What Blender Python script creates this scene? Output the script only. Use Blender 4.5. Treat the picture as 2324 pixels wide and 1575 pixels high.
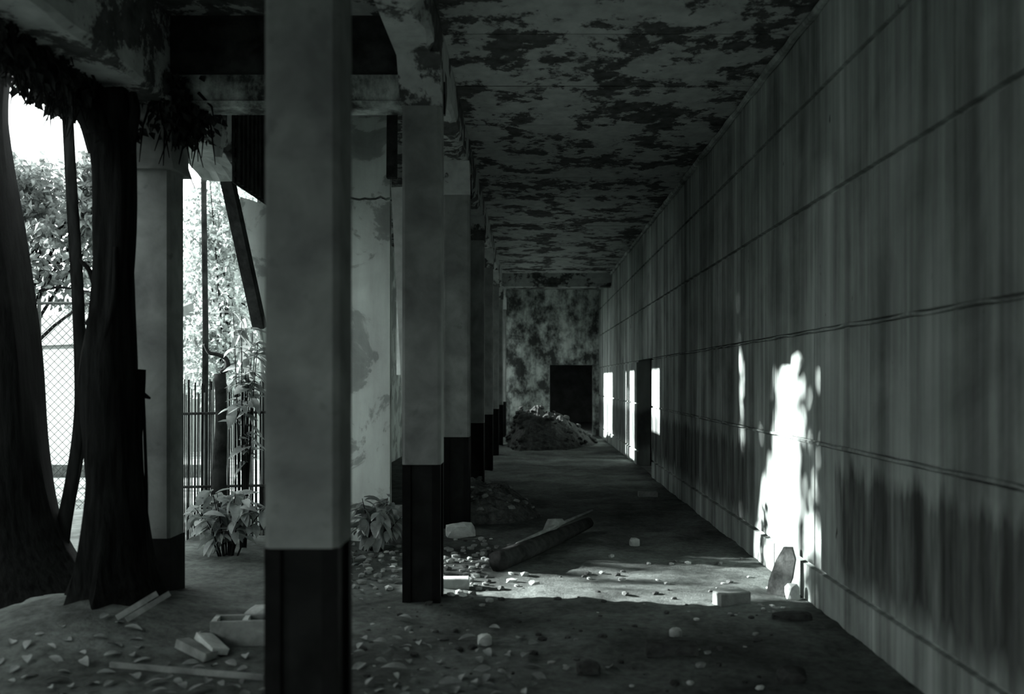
import bpy, math, random
from mathutils import Vector, Matrix, Euler, noise

# ------------------------------------------------------------------ clear
for o in list(bpy.data.objects):
    bpy.data.objects.remove(o, do_unlink=True)
scene = bpy.context.scene
COL = scene.collection

# ------------------------------------------------------------------ camera
EYE = 1.6          # eye height, metres
F = 2200.0         # focal length in pixels of the 2324 x 1575 frame
VX, VY = 1200.0, 862.0     # vanishing point of the corridor
W, H = 2324.0, 1575.0
cd = bpy.data.cameras.new('camera')
cam = bpy.data.objects.new('camera', cd); COL.objects.link(cam)
cam.location = (0, 0, EYE); cam.rotation_euler = (math.pi / 2, 0, 0)
cd.sensor_fit = 'HORIZONTAL'; cd.sensor_width = 36.0
cd.lens = F / W * 36.0
cd.shift_x = -(VX - W / 2) / W
cd.shift_y = (VY - H / 2) / W
cd.clip_start = 0.05; cd.clip_end = 500
cd.dof.use_dof = True; cd.dof.focus_distance = 11.0; cd.dof.aperture_fstop = 1.5
scene.camera = cam

# ------------------------------------------------------------------ sky, sun, exposure
world = bpy.data.worlds.new('sky'); scene.world = world; world.use_nodes = True
bg = world.node_tree.nodes['Background']
bg.inputs['Color'].default_value = (0.93, 1.0, 0.985, 1)
bg.inputs['Strength'].default_value = 3.0
SUN_AZ = -0.19      # the light drifts this far in y per metre in +x
SUN_EL = 0.349      # and falls this far in z
sd = bpy.data.lights.new('sun_offscreen', 'SUN'); sd.energy = 15.0; sd.angle = math.radians(0.7)
sd.color = (0.97, 1.0, 0.99)
sun = bpy.data.objects.new('sun_offscreen', sd); COL.objects.link(sun)
sun.location = (-12, 5, 9)
sun.rotation_euler = Vector((1, SUN_AZ, -SUN_EL)).to_track_quat('-Z', 'Y').to_euler()
vs = scene.view_settings
vs.view_transform = 'Standard'; vs.look = 'None'; vs.exposure = 1.0; vs.gamma = 1.0; vs.use_curve_mapping = False

# ------------------------------------------------------------------ helpers
def P(px, py, d):
    return Vector(((px - VX) / F * d, d, EYE + (VY - py) / F * d))
def G(px, py):
    d = EYE * F / (py - VY)
    return Vector(((px - VX) / F * d, d, 0))
def tone(v, t=0.0):
    return (v * (0.93 + t), v, v * (0.965 - t * 0.4), 1)

class N:
    """tiny node-tree writer"""
    def __init__(s, name):
        s.m = bpy.data.materials.new(name); s.m.use_nodes = True
        s.t = s.m.node_tree; s.b = s.t.nodes['Principled BSDF']
        s.b.inputs['Specular IOR Level'].default_value = 0.06
    def add(s, kind, **kw):
        n = s.t.nodes.new(kind)
        for k, v in kw.items(): setattr(n, k, v)
        return n
    def link(s, a, b): s.t.links.new(a, b)
    def pos(s, scale=(1, 1, 1), loc=(0, 0, 0), obj=False):
        if obj:
            src = s.add('ShaderNodeTexCoord').outputs['Object']
        else:
            src = s.add('ShaderNodeNewGeometry').outputs['Position']
        mp = s.add('ShaderNodeMapping'); mp.inputs['Scale'].default_value = scale; mp.inputs['Location'].default_value = loc
        s.link(src, mp.inputs['Vector']); return mp.outputs['Vector']
    def noise(s, vec, scale=1, detail=5, rough=0.6, dist=0.0):
        n = s.add('ShaderNodeTexNoise')
        n.inputs['Scale'].default_value = scale; n.inputs['Detail'].default_value = detail
        n.inputs['Roughness'].default_value = rough; n.inputs['Distortion'].default_value = dist
        s.link(vec, n.inputs['Vector']); return n.outputs['Fac']
    def ramp(s, fac, stops, smooth=False):
        r = s.add('ShaderNodeValToRGB'); e = r.color_ramp.elements
        while len(e) < len(stops): e.new(0.5)
        for i, (p, v) in enumerate(stops):
            e[i].position = p; e[i].color = v if isinstance(v, tuple) else (v, v, v, 1)
        if smooth: r.color_ramp.interpolation = 'EASE'
        s.link(fac, r.inputs['Fac']); return r.outputs['Color']
    def math(s, op, a, b=0.0, clamp=False):
        n = s.add('ShaderNodeMath', operation=op); n.use_clamp = clamp
        for i, v in enumerate((a, b)):
            if hasattr(v, 'is_linked'): s.link(v, n.inputs[i])
            else: n.inputs[i].default_value = v
        return n.outputs[0]
    def mix(s, fac, a, b, mode='MIX'):
        n = s.add('ShaderNodeMix', data_type='RGBA', blend_type=mode)
        for sock, v in ((n.inputs[0], fac), (n.inputs[6], a), (n.inputs[7], b)):
            if hasattr(v, 'is_linked'): s.link(v, sock)
            else: sock.default_value = v
        return n.outputs[2]
    def sep(s, vec):
        n = s.add('ShaderNodeSeparateXYZ'); s.link(vec, n.inputs[0]); return n.outputs
    def bump(s, h, strength=0.3, dist=0.02):
        n = s.add('ShaderNodeBump'); n.inputs['Strength'].default_value = strength; n.inputs['Distance'].default_value = dist
        s.link(h, n.inputs['Height']); s.link(n.outputs[0], s.b.inputs['Normal'])
    def out(s, col, rough=0.9):
        if hasattr(col, 'is_linked'): s.link(col, s.b.inputs['Base Color'])
        else: s.b.inputs['Base Color'].default_value = col
        s.b.inputs['Roughness'].default_value = rough
        return s.m

def simple(name, lo, hi, scale=6.0, stretch=(1, 1, 1), rough=0.9, bump=0.3, obj=False, t=0.0, lo_p=0.35, hi_p=0.68):
    n = N(name); v = n.pos(stretch, obj=obj)
    f = n.noise(v, scale, 6, 0.62, 0.3)
    c = n.ramp(f, [(lo_p, tone(lo, t)), (hi_p, tone(hi, t))])
    if bump: n.bump(n.noise(v, scale * 6, 4), bump, 0.01)
    return n.out(c, rough)

M = {}
# right wall: board-marked concrete, rain streaks, darker ragged zone along the lower course, broken midway
n = N('streaked_concrete')
v = n.pos((1, 2.3, 0.13)); f1 = n.noise(v, 1.0, 5, 0.6)
v2 = n.pos((1, 1, 1)); f2 = n.noise(v2, 1.4, 6, 0.6, 0.4)
v3 = n.pos((1, 8, 0.25)); f3 = n.noise(v3, 1.0, 4, 0.6)
c = n.ramp(f1, [(0.36, tone(0.06)), (0.50, tone(0.32)), (0.62, tone(0.62))])
c = n.mix(0.35, c, n.ramp(f2, [(0.35, tone(0.26)), (0.65, tone(0.72))]), 'MIX')
c = n.mix(0.55, c, n.ramp(f3, [(0.38, tone(0.35)), (0.62, tone(1.0))]), 'MULTIPLY')
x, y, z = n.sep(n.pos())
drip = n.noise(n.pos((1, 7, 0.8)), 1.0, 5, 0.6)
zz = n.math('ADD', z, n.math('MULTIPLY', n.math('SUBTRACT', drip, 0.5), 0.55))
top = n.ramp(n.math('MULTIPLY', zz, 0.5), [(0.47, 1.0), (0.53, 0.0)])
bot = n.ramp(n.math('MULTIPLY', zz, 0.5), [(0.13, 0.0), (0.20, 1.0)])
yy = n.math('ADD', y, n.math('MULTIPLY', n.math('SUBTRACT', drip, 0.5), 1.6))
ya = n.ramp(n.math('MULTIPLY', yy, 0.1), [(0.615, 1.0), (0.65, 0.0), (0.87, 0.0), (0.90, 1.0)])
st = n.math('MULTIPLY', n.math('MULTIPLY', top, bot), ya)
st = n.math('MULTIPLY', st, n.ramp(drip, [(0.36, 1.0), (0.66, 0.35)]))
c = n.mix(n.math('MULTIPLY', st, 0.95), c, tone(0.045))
spot = n.noise(n.pos((1, 9, 4)), 1.0, 2, 0.5)
c = n.mix(n.ramp(spot, [(0.735, 0.0), (0.76, 0.8)]), c, tone(0.04))
n.bump(n.mix(0.5, f3, n.noise(v2, 40, 4)), 0.25, 0.008)
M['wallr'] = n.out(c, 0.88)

# ceiling: flaking paint over dark concrete
n = N('flaking_ceiling_paint')
v = n.pos((1.0, 0.75, 1)); a = n.noise(v, 1.9, 9, 0.66, 0.12); b = n.noise(n.pos((1, 0.9, 1), (3, 1, 0)), 5.0, 6, 0.7, 0.15)
h = n.math('ADD', n.math('MULTIPLY', a, 0.72), n.math('MULTIPLY', b, 0.28))
mask = n.ramp(h, [(0.47, 0.0), (0.50, 1.0)])
paint = n.ramp(n.noise(v, 7, 5), [(0.3, tone(0.30)), (0.7, tone(0.46))])
bare = n.ramp(n.noise(v, 9, 5), [(0.3, tone(0.04)), (0.7, tone(0.11))])
c = n.mix(mask, bare, paint)
n.bump(mask, 0.5, 0.012)
M['ceil'] = n.out(c, 0.9)
# columns
n = N('mottled_column_concrete')
v = n.pos(); a = n.noise(v, 3.0, 6, 0.6, 0.3); b = n.noise(v, 9, 3, 0.5)
c = n.ramp(a, [(0.32, tone(0.15)), (0.66, tone(0.29))])
c = n.mix(n.ramp(b, [(0.66, 0.0), (0.74, 0.55)]), c, tone(0.13))
n.bump(n.noise(v, 60, 4), 0.2, 0.005)
M['col'] = n.out(c, 0.85)
M['steel'] = simple('black_painted_steel', 0.003, 0.008, 10, rough=0.6, bump=0.1)
M['basecore'] = simple('dark_grey_column_base', 0.008, 0.018, 5, rough=0.8)
# plaster wall with stains
n = N('stained_plaster')
v = n.pos(); a = n.noise(v, 1.7, 7, 0.6, 0.7); b = n.noise(n.pos((3, 3, 0.5)), 1.5, 5)
c = n.ramp(a, [(0.40, tone(0.38)), (0.47, tone(0.45)), (0.50, tone(0.75)), (0.7, tone(0.85))])
c = n.mix(0.4, c, n.ramp(b, [(0.35, tone(0.4)), (0.65, tone(1))]), 'MULTIPLY')
n.bump(n.noise(v, 30, 4), 0.3, 0.01)
M['plaster'] = n.out(c, 0.9)
n = N('rotting_end_wall')
v = n.pos((1, 1, 0.7)); a = n.noise(v, 2.4, 9, 0.72, 0.1); b = n.noise(n.pos((6, 1, 0.25)), 1.5, 5)
c = n.ramp(a, [(0.42, tone(0.06)), (0.50, tone(0.30)), (0.60, tone(0.66))])
c = n.mix(0.5, c, n.ramp(b, [(0.35, tone(0.35)), (0.65, tone(1))]), 'MULTIPLY')
M['endwall'] = n.out(c, 0.9)
# ground
n = N('dry_dirt')
v = n.pos(); a = n.noise(v, 1.3, 8, 0.68, 0.3); b = n.noise(v, 16, 5, 0.7)
sand = n.ramp(a, [(0.33, tone(0.06)), (0.52, tone(0.15)), (0.7, tone(0.25))])
c = sand
c = n.mix(0.6, c, n.ramp(b, [(0.36, tone(0.35)), (0.6, tone(1))]), 'MULTIPLY')
n.bump(n.noise(v, 45, 6, 0.7), 0.6, 0.02)
M['dirt'] = n.out(c, 0.95)
M['yard'] = simple('pale_yard_gravel', 0.10, 0.26, 3)
M['rubble'] = simple('rubble_grey', 0.05, 0.17, 14)
M['bark'] = simple('dark_ridged_bark', 0.003, 0.017, 5, stretch=(6, 6, 0.5), bump=0.7)
M['bark2'] = simple('thin_stem_bark', 0.006, 0.02, 8, stretch=(3, 3, 0.5))
M['wood'] = simple('weathered_grey_wood', 0.16, 0.34, 6, stretch=(1, 1, 1))
M['darkwood'] = simple('dark_rotten_wood', 0.015, 0.05, 7)
M['palewood'] = simple('pale_painted_board', 0.40, 0.62, 5)
M['white'] = simple('whitewashed_wall', 0.17, 0.21, 2, bump=0.05)
M['roof'] = simple('grey_sheet_roof', 0.08, 0.12, 4)
M['stone'] = simple('pale_broken_stone', 0.45, 0.70, 12)
M['brick'] = simple('dusty_brick', 0.22, 0.36, 14)
M['clod'] = simple('dark_earth_clod', 0.03, 0.08, 14)
M['sheet'] = simple('pale_soffit', 0.38, 0.66, 5)  # pale tone of the eave underside
M['wire'] = simple('galvanised_wire', 0.06, 0.10, 4, rough=0.5, bump=0)
def leafmat(name, v0, v1, trans):
    n = N(name)
    f = n.noise(n.pos(), 7, 3)
    c = n.ramp(f, [(0.35, tone(v0, -0.01)), (0.65, tone(v1, -0.01))])
    n.out(c, 0.5)
    if trans:
        tr = n.add('ShaderNodeBsdfTranslucent'); n.link(c, tr.inputs['Color'])
        mx = n.add('ShaderNodeMixShader'); mx.inputs[0].default_value = trans
        o = [k for k in n.t.nodes if k.type == 'OUTPUT_MATERIAL'][0]
        n.link(n.b.outputs[0], mx.inputs[1]); n.link(tr.outputs[0], mx.inputs[2]); n.link(mx.outputs[0], o.inputs['Surface'])
    return n.m
M['leaf'] = leafmat('tree_leaf', 0.08, 0.28, 0.4)
M['leafb'] = leafmat('pale_leaf', 0.12, 0.55, 0.45)  # paler leaf colour of the slender tree and the farthest ones
M['leafd'] = leafmat('dark_hedge_leaf', 0.05, 0.10, 0.12)
M['leafg'] = leafmat('broad_glossy_leaf', 0.26, 0.48, 0.25)
M['ivy'] = leafmat('dark_ivy_leaf', 0.015, 0.045, 0.05)
M['dry'] = leafmat('dry_fallen_leaf', 0.18, 0.42, 0.1)

class MB:
    def __init__(s): s.v = []; s.f = []
    def mesh(s, name, mat, base=(0, 0, 0), smooth=False):
        b = Vector(base)
        me = bpy.data.meshes.new(name)
        me.from_pydata([(p[0] - b.x, p[1] - b.y, p[2] - b.z) for p in s.v], [], s.f)
        me.materials.append(M[mat]); me.update()
        if smooth: me.polygons.foreach_set('use_smooth', [True] * len(me.polygons))
        return me
    def poly(s, pts, faces):
        k = len(s.v); s.v += [tuple(p) for p in pts]; s.f += [tuple(k + i for i in q) for q in faces]; return s
    def box(s, x0, x1, y0, y1, z0, z1, mtx=None):
        pts = [Vector(p) for p in ((x0, y0, z0), (x1, y0, z0), (x1, y1, z0), (x0, y1, z0), (x0, y0, z1), (x1, y0, z1), (x1, y1, z1), (x0, y1, z1))]
        if mtx: pts = [mtx @ p for p in pts]
        return s.poly(pts, [(0, 3, 2, 1), (4, 5, 6, 7), (0, 1, 5, 4), (1, 2, 6, 5), (2, 3, 7, 6), (3, 0, 4, 7)])
    def prism(s, pts2, z0, z1, mtx=None):
        k = len(pts2)
        pts = [Vector((p[0], p[1], z0)) for p in pts2] + [Vector((p[0], p[1], z1)) for p in pts2]
        if mtx: pts = [mtx @ p for p in pts]
        return s.poly(pts, [tuple(range(k - 1, -1, -1)), tuple(range(k, 2 * k))] + [(i, (i + 1) % k, k + (i + 1) % k, k + i) for i in range(k)])
    def cbox(s, sx, sy, sz, c, mtx):
        """chamfered box centred on xy, from z 0 to sz"""
        a, b = sx / 2, sy / 2
        def ring(i): return [(-a + i, -b + i), (a - i, -b + i), (a - i, b - i), (-a + i, b - i)]
        pts = []
        for zz, ii in ((0, c), (c, 0), (sz - c, 0), (sz, c)):
            pts += [mtx @ Vector((p[0], p[1], zz)) for p in ring(ii)]
        fs = [(3, 2, 1, 0), (12, 13, 14, 15)]
        for r in range(3):
            for i in range(4):
                j = (i + 1) % 4; fs.append((r * 4 + i, r * 4 + j, r * 4 + 4 + j, r * 4 + 4 + i))
        return s.poly(pts, fs)
    def tube(s, path, rad, seg=8, rough=0.0, seed=0, cap=True, freq=3.0):
        path = [Vector(p) for p in path]; n_ = len(path); pts = []
        prev = None
        for i, p in enumerate(path):
            t = (path[min(i + 1, n_ - 1)] - path[max(i - 1, 0)]).normalized()
            ref = prev if prev else (Vector((1, 0, 0)) if abs(t.x) < 0.9 else Vector((0, 1, 0)))
            u = (ref - t * ref.dot(t)).normalized(); w = t.cross(u); prev = u
            r = rad[i] if isinstance(rad, (list, tuple)) else rad
            for k in range(seg):
                a = 2 * math.pi * k / seg
                rr = r * (1 + rough * noise.noise(Vector((math.cos(a) * freq + seed, math.sin(a) * freq, p.z * 0.9 + seed))))
                pts.append(p + (u * math.cos(a) + w * math.sin(a)) * rr)
        fs = [(i * seg + k, i * seg + (k + 1) % seg, (i + 1) * seg + (k + 1) % seg, (i + 1) * seg + k) for i in range(n_ - 1) for k in range(seg)]
        if cap: fs += [tuple(range(seg - 1, -1, -1)), tuple((n_ - 1) * seg + k for k in range(seg))]
        return s.poly(pts, fs)
    def leaf(s, p, d, nrm, ln, wd, bend=0.15):
        d = d.normalized(); sd_ = d.cross(nrm)
        if sd_.length < 1e-4: sd_ = d.orthogonal()
        sd_.normalize(); nn = sd_.cross(d)
        m_ = p + d * ln * 0.45
        return s.poly([p, m_ + sd_ * wd / 2 + nn * wd * bend, p + d * ln - nn * ln * bend, m_ - sd_ * wd / 2 + nn * wd * bend], [(0, 1, 2), (0, 2, 3)])

def spline(pts, k=6):
    """Catmull-Rom through (x, y, z, r) points"""
    out = []; n_ = len(pts)
    for i in range(n_ - 1):
        p0, p1, p2, p3 = [Vector(pts[min(max(j, 0), n_ - 1)]) for j in (i - 1, i, i + 1, i + 2)]
        for q in range(k):
            t = q / k
            out.append(0.5 * ((2 * p1) + (p2 - p0) * t + (2 * p0 - 5 * p1 + 4 * p2 - p3) * t * t + (3 * p1 - p0 - 3 * p2 + p3) * t ** 3))
    out.append(Vector(pts[-1])); return [p.to_3d() for p in out], [p[3] for p in out]

def link(name, me, parent=None, loc=(0, 0, 0)):
    o = bpy.data.objects.new(name, me); COL.objects.link(o); o.location = loc
    if parent: o.parent = parent
    return o
def tag(o, label=None, cat=None, group=None, kind=None):
    if label: o['label'] = label
    if cat: o['category'] = cat
    if group: o['group'] = group
    if kind: o['kind'] = kind
    return o
def thing(name, label, cat, base, group=None):
    o = link(name, None, None, base); o.empty_display_size = 0.1
    return tag(o, label, cat, group)
def part(name, mb, mat, parent, smooth=False):
    return link(name, mb.mesh(name, mat, parent.location if parent.parent is None else (parent.location + parent.parent.location), smooth), parent)
def single(name, mb, mat, base, label, cat, group=None, smooth=False, kind=None):
    return tag(link(name, mb.mesh(name, mat, base, smooth), None, base), label, cat, group, kind)
def struct(name, mb, mat, label=None, cat=None):
    o = link(name, mb.mesh(name, mat)); o['kind'] = 'structure'
    if label: o['label'] = label
    if cat: o['category'] = cat
    return o
def copy_tree(o, parent=None):
    c = o.copy(); COL.objects.link(c); c.parent = parent
    for ch in list(o.children): copy_tree(ch, c)
    return c

# ------------------------------------------------------------------ measures of the building
XW = 2.03                       # inner face of the right wall
CEIL = 4.21                     # ceiling
SOFF = 3.88                     # soffit of the inner beam
ROWS = [3.6 + 3.36 * i for i in range(8)]     # front faces of the column rows
IN0, IN1 = -0.911, -0.633       # inner column line
OUT0, OUT1 = -2.86, -2.58       # outer column line
YB, YE = -9.0, 28.0            # back wall behind the photographer, end wall

def fh(x, y):
    """height of the dirt floor"""
    h = 0.022 * noise.noise(Vector((x * 1.1, y * 1.1, 3.0))) + 0.014 * noise.noise(Vector((x * 4, y * 4, 1.0)))
    e = 1.0
    if y > 5.5: h += 0.012 * noise.noise(Vector((x * 9, y * 9, 7.0)))
    h += 0.20 * math.exp(-(((x + 2.9) / 0.75) ** 2 + ((y - 6.3) / 0.8) ** 2))
    return h

# ------------------------------------------------------------------ setting: floor and yard
mb = MB()
xs = [-3.4 + i * (XW + 0.04 + 3.4) / 110 for i in range(111)]
ys = []
yv = YB
while yv < YE + 0.3:
    ys.append(yv); yv += 0.05 if 3.6 < yv < 11 else (0.12 if 2 < yv < 16 else 0.3)
k = len(xs)
pts = [(x, y, fh(x, y)) for y in ys for x in xs]
mb.poly(pts, [(j * k + i, j * k + i + 1, (j + 1) * k + i + 1, (j + 1) * k + i) for j in range(len(ys) - 1) for i in range(k - 1)])
fl = struct('floor', mb, 'dirt', 'bare dirt floor of the derelict concrete hall strewn with debris', 'floor')
fl.data.polygons.foreach_set('use_smooth', [True] * len(fl.data.polygons))
mb = MB(); mb.box(-90, 60, -60, 120, -0.4, -0.05)
struct('yard_ground', mb, 'yard', 'pale open ground of the yard outside the hall', 'ground')

# ------------------------------------------------------------------ setting: right wall of formwork panels
DY0, DY1, DZ = 16.0, 18.2, 2.27      # dark doorway in the right wall
mb = MB()
T = 0.25
mb.box(XW + 0.03, XW + T, YB, DY0, -0.2, CEIL + 0.05)
mb.box(XW + 0.03, XW + T, DY1, YE + 0.25, -0.2, CEIL + 0.05)
mb.box(XW + 0.03, XW + T, DY0, DY1, DZ, CEIL + 0.05)
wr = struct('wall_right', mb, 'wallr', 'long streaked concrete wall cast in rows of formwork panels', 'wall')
zj = [0.0, 0.265, 1.155, 1.945, 2.86, 3.62, CEIL]
random.seed(4)
for r in range(6):
    z0, z1 = (zj[r] + 0.011 if r else -0.1), zj[r + 1] - 0.011
    y = YB + 0.05 + (0.0 if r % 2 == 0 else 0.0)
    seam = -1.53
    while y < YE - 0.02:
        y1 = min(y + 1.13, YE)
        segs = [(y, y1)]
        if z0 < DZ:
            segs = [(a, b) for a, b in ((y, min(y1, DY0)), (max(y, DY1), y1)) if b - a > 0.03] if z1 <= DZ + 0.4 else segs
        for a, b in segs:
            pr = random.uniform(0.0, 0.006); c = 0.006
            zt = z1
            m = MB()
            a2, b2 = a + 0.0025, b - 0.0025
            x0 = XW - pr
            q = [(XW + 0.031, a2, z0), (XW + 0.031, b2, z0), (XW + 0.031, b2, zt), (XW + 0.031, a2, zt),
                 (x0, a2 + c, z0 + c), (x0, b2 - c, z0 + c), (x0, b2 - c, zt - c), (x0, a2 + c, zt - c)]
            m.poly(q, [(0, 1, 2, 3), (7, 6, 5, 4), (0, 4, 5, 1), (1, 5, 6, 2), (2, 6, 7, 3), (3, 7, 4, 0)])
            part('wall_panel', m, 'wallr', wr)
        y = y1
# the raised mortar lip that runs along one joint
random.seed(9)
pth = []; y = YB + 0.1
while y < 15.9:
    pth.append((XW - 0.003 + random.uniform(-0.004, 0.004), y, zj[2] + random.uniform(-0.006, 0.006))); y += 0.16
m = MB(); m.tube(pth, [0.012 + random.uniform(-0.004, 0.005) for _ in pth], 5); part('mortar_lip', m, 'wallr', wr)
pth = []; y = YB + 0.1
while y < 15.9:
    pth.append((XW + 0.002 + random.uniform(-0.003, 0.003), y, zj[3] + random.uniform(-0.009, 0.009))); y += 0.21
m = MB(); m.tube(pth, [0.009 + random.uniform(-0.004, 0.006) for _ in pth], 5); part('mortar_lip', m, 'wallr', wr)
# side room behind the doorway
mb = MB(); RX = XW + 8.0; RA, RB, RZ = DY0 - 2.0, DY1 + 3.0, 3.0
mb.box(XW + T, RX, RA - 0.1, RA, -0.2, RZ); mb.box(XW + T, RX, RB, RB + 0.1, -0.2, RZ)
mb.box(RX, RX + 0.1, RA - 0.1, RB + 0.1, -0.2, RZ); mb.box(XW + T, RX + 0.1, RA - 0.1, RB + 0.1, RZ - 0.1, RZ)
mb.box(XW + T, RX, RA, RB, -0.2, -0.01); mb.box(XW + 0.03, XW + T + 0.01, DY0, DY1, -0.2, -0.01)
struct('wall_side_room', mb, 'col')
# cornice bead between wall and ceiling
random.seed(2); pth = []; y = YB
while y < YE:
    pth.append((XW - 0.028 + random.uniform(-0.008, 0.008), y, CEIL - 0.03 + random.uniform(-0.01, 0.01))); y += 0.22
mb = MB(); mb.tube(pth, [0.034 + random.uniform(-0.007, 0.007) for _ in pth], 6)
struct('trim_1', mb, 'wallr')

# ------------------------------------------------------------------ setting: ceilings and roof
mb = MB(); mb.box(-3.05, XW + T, YB, YE + 0.25, CEIL + 0.025, CEIL + 0.30)
ce = struct('ceiling', mb, 'ceil', 'concrete ceiling with flaking pale paint', 'ceiling')
ed = [YB] + [7.3 - 1.3 * i for i in range(12, 0, -1)] + [7.3 + 1.3 * i for i in range(16)] + [YE]
random.seed(6)
for a, b in zip(ed[:-1], ed[1:]):
    dz = random.uniform(0, 0.012); m = MB(); g = 0.012
    m.box(IN1 - 0.01, XW + 0.012, a + g, b - g, CEIL - dz, CEIL + 0.03); part('ceiling_panel', m, 'ceil', ce)
    m = MB(); m.box(-3.04, IN0 + 0.01, a + g, b - g, CEIL - dz, CEIL + 0.03); part('ceiling_panel', m, 'ceil', ce)

mb = MB(); mb.box(-3.05, XW + T, YB - 0.2, YB, -0.2, CEIL + 0.3)
struct('wall_back', mb, 'plaster')
# end wall with its black doorway
mb = MB()
HX0, HX1, HZ = 0.61, 1.85, 2.03
mb.box(-3.1, HX0, YE + 0.012, YE + 0.25, -0.2, CEIL + 0.05); mb.box(HX1, XW + T, YE + 0.012, YE + 0.25, -0.2, CEIL + 0.05)
mb.box(HX0, HX1, YE + 0.012, YE + 0.25, HZ, CEIL + 0.05)
we = struct('wall_end', mb, 'endwall', 'rotting stained end wall with a low black doorway', 'wall')
random.seed(8)
def endpanel(x0, x1, z0, z1):
    m = MB(); pr = random.uniform(0, 0.02); m.box(x0 + 0.004, x1 - 0.004, YE - pr, YE + 0.013, z0 + 0.004, z1 - 0.004); part('wall_panel', m, 'endwall', we)
colsx = [-3.05, -2.4, -1.8, -1.2, -0.9, -0.62, -0.2, 0.2, HX0, 1.0, 1.4, HX1, XW]
for a, b in zip(colsx[:-1], colsx[1:]):
    for z0, z1 in ((0, 1.155), (1.155, HZ), (HZ, 2.86), (2.86, 3.62), (3.62, CEIL)):
        if a >= HX0 - 0.01 and b <= HX1 + 0.01 and z1 <= HZ + 0.01: continue
        endpanel(a, b, z0, z1)
mb = MB(); QX0, QX1, QY = HX0 - 2.6, HX1 + 0.9, YE + 9.0
mb.box(QX0 - 0.1, QX0, YE + 0.25, QY, -0.2, 3.0); mb.box(QX1, QX1 + 0.1, YE + 0.25, QY, -0.2, 3.0)
mb.box(QX0 - 0.1, QX1 + 0.1, QY, QY + 0.1, -0.2, 3.0); mb.box(QX0 - 0.1, QX1 + 0.1, YE + 0.25, QY + 0.1, 2.9, 3.0)
mb.box(QX0, QX1, YE + 0.25, QY, -0.2, -0.01); mb.box(HX0, HX1, YE + 0.01, YE + 0.26, -0.2, -0.01)
struct('wall_back_room', mb, 'col')

# left outer wall beyond the third row, with three window gaps
WL0 = ROWS[2] + 0.12
mb = MB()
gaps = [(15.9, 16.9, 2.4, 3.45), (19.5, 21.2, 1.7, 3.45), (24.1, 27.2, 1.7, 3.45)]
y = WL0
for a, b, z0, z1 in gaps:
    mb.box(OUT0 + 0.05, OUT1 - 0.08, y, a, -0.2, CEIL + 0.03)
    mb.box(OUT0 + 0.05, OUT1 - 0.08, a, b, -0.2, z0); mb.box(OUT0 + 0.05, OUT1 - 0.08, a, b, z1, CEIL + 0.03); y = b
mb.box(OUT0 + 0.05, OUT1 - 0.08, y, YE + 0.2, -0.2, CEIL + 0.03)
struct('wall_left', mb, 'plaster', 'outer side wall of the far bays with open window gaps', 'wall')

# ------------------------------------------------------------------ columns
def make_column(x0, y0, w, dpt, zb, ztop, label, group, haunch=True, haunch_z=3.57, cham=0.022, mat='col'):
    t = thing('concrete_column', label, 'column', (x0 + w / 2, y0 + dpt / 2, 0), group)
    a, b = x0, x0 + w; c, d = y0, y0 + dpt; q = cham
    oct_ = [(a + q, c), (b - q, c), (b, c + q), (b, d - q), (b - q, d), (a + q, d), (a, d - q), (a, c + q)]
    m = MB(); m.prism(oct_, zb, ztop); part('shaft', m, mat, t)
    m = MB(); e = 0.022; m.box(a + e, b - e, c + e, d - e, -0.12, zb + 0.01); part('base_core', m, 'basecore', t)
    s = 0.062
    for (xa, xb) in ((a + 0.002, a + s), (b - s, b - 0.002)):
        for (ya, yb) in ((c + 0.002, c + s), (d - s, d - 0.002)):
            m = MB(); m.box(xa, xb, ya, yb, -0.12, zb); part('corner_angle', m, 'steel', t)
    if haunch:
        m = MB(); L = 0.21
        for s_, yf in ((-1, c), (1, d)):
            m.poly([(a - 0.012, yf, haunch_z), (b + 0.012, yf, haunch_z), (b + 0.012, yf + s_ * L, SOFF), (a - 0.012, yf + s_ * L, SOFF),
                    (a - 0.012, yf - s_ * 0.05, haunch_z), (b + 0.012, yf - s_ * 0.05, haunch_z), (b + 0.012, yf - s_ * 0.05, SOFF + 0.01), (a - 0.012, yf - s_ * 0.05, SOFF + 0.01),
                    (a - 0.012, yf + s_ * L, SOFF + 0.01), (b + 0.012, yf + s_ * L, SOFF + 0.01)],
                   [(0, 1, 2, 3), (0, 4, 5, 1), (3, 2, 9, 8), (0, 3, 8, 7, 4), (1, 5, 6, 9, 2)])
        part('haunch', m, 'ceil', t)
    return t
make_column(-0.985, ROWS[0], 0.278, 0.29, 0.973, SOFF + 0.02, 'pale square concrete column with black base beside the hollow concrete block', None, False)
c2 = make_column(IN0, ROWS[1], IN1 - IN0, 0.28, 0.99, SOFF + 0.02, 'square concrete column with black steel-cornered base standing beside the pale half brick', None)
GR = 'dim inner columns receding along the hall'
c3 = make_column(IN0, ROWS[2], IN1 - IN0, 0.28, 0.99, SOFF + 0.02, 'dim inner concrete column in the row receding into the dark hall', GR)
for yy_ in ROWS[3:]:
    c = copy_tree(c3); c.location.y = yy_ + 0.14
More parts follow.
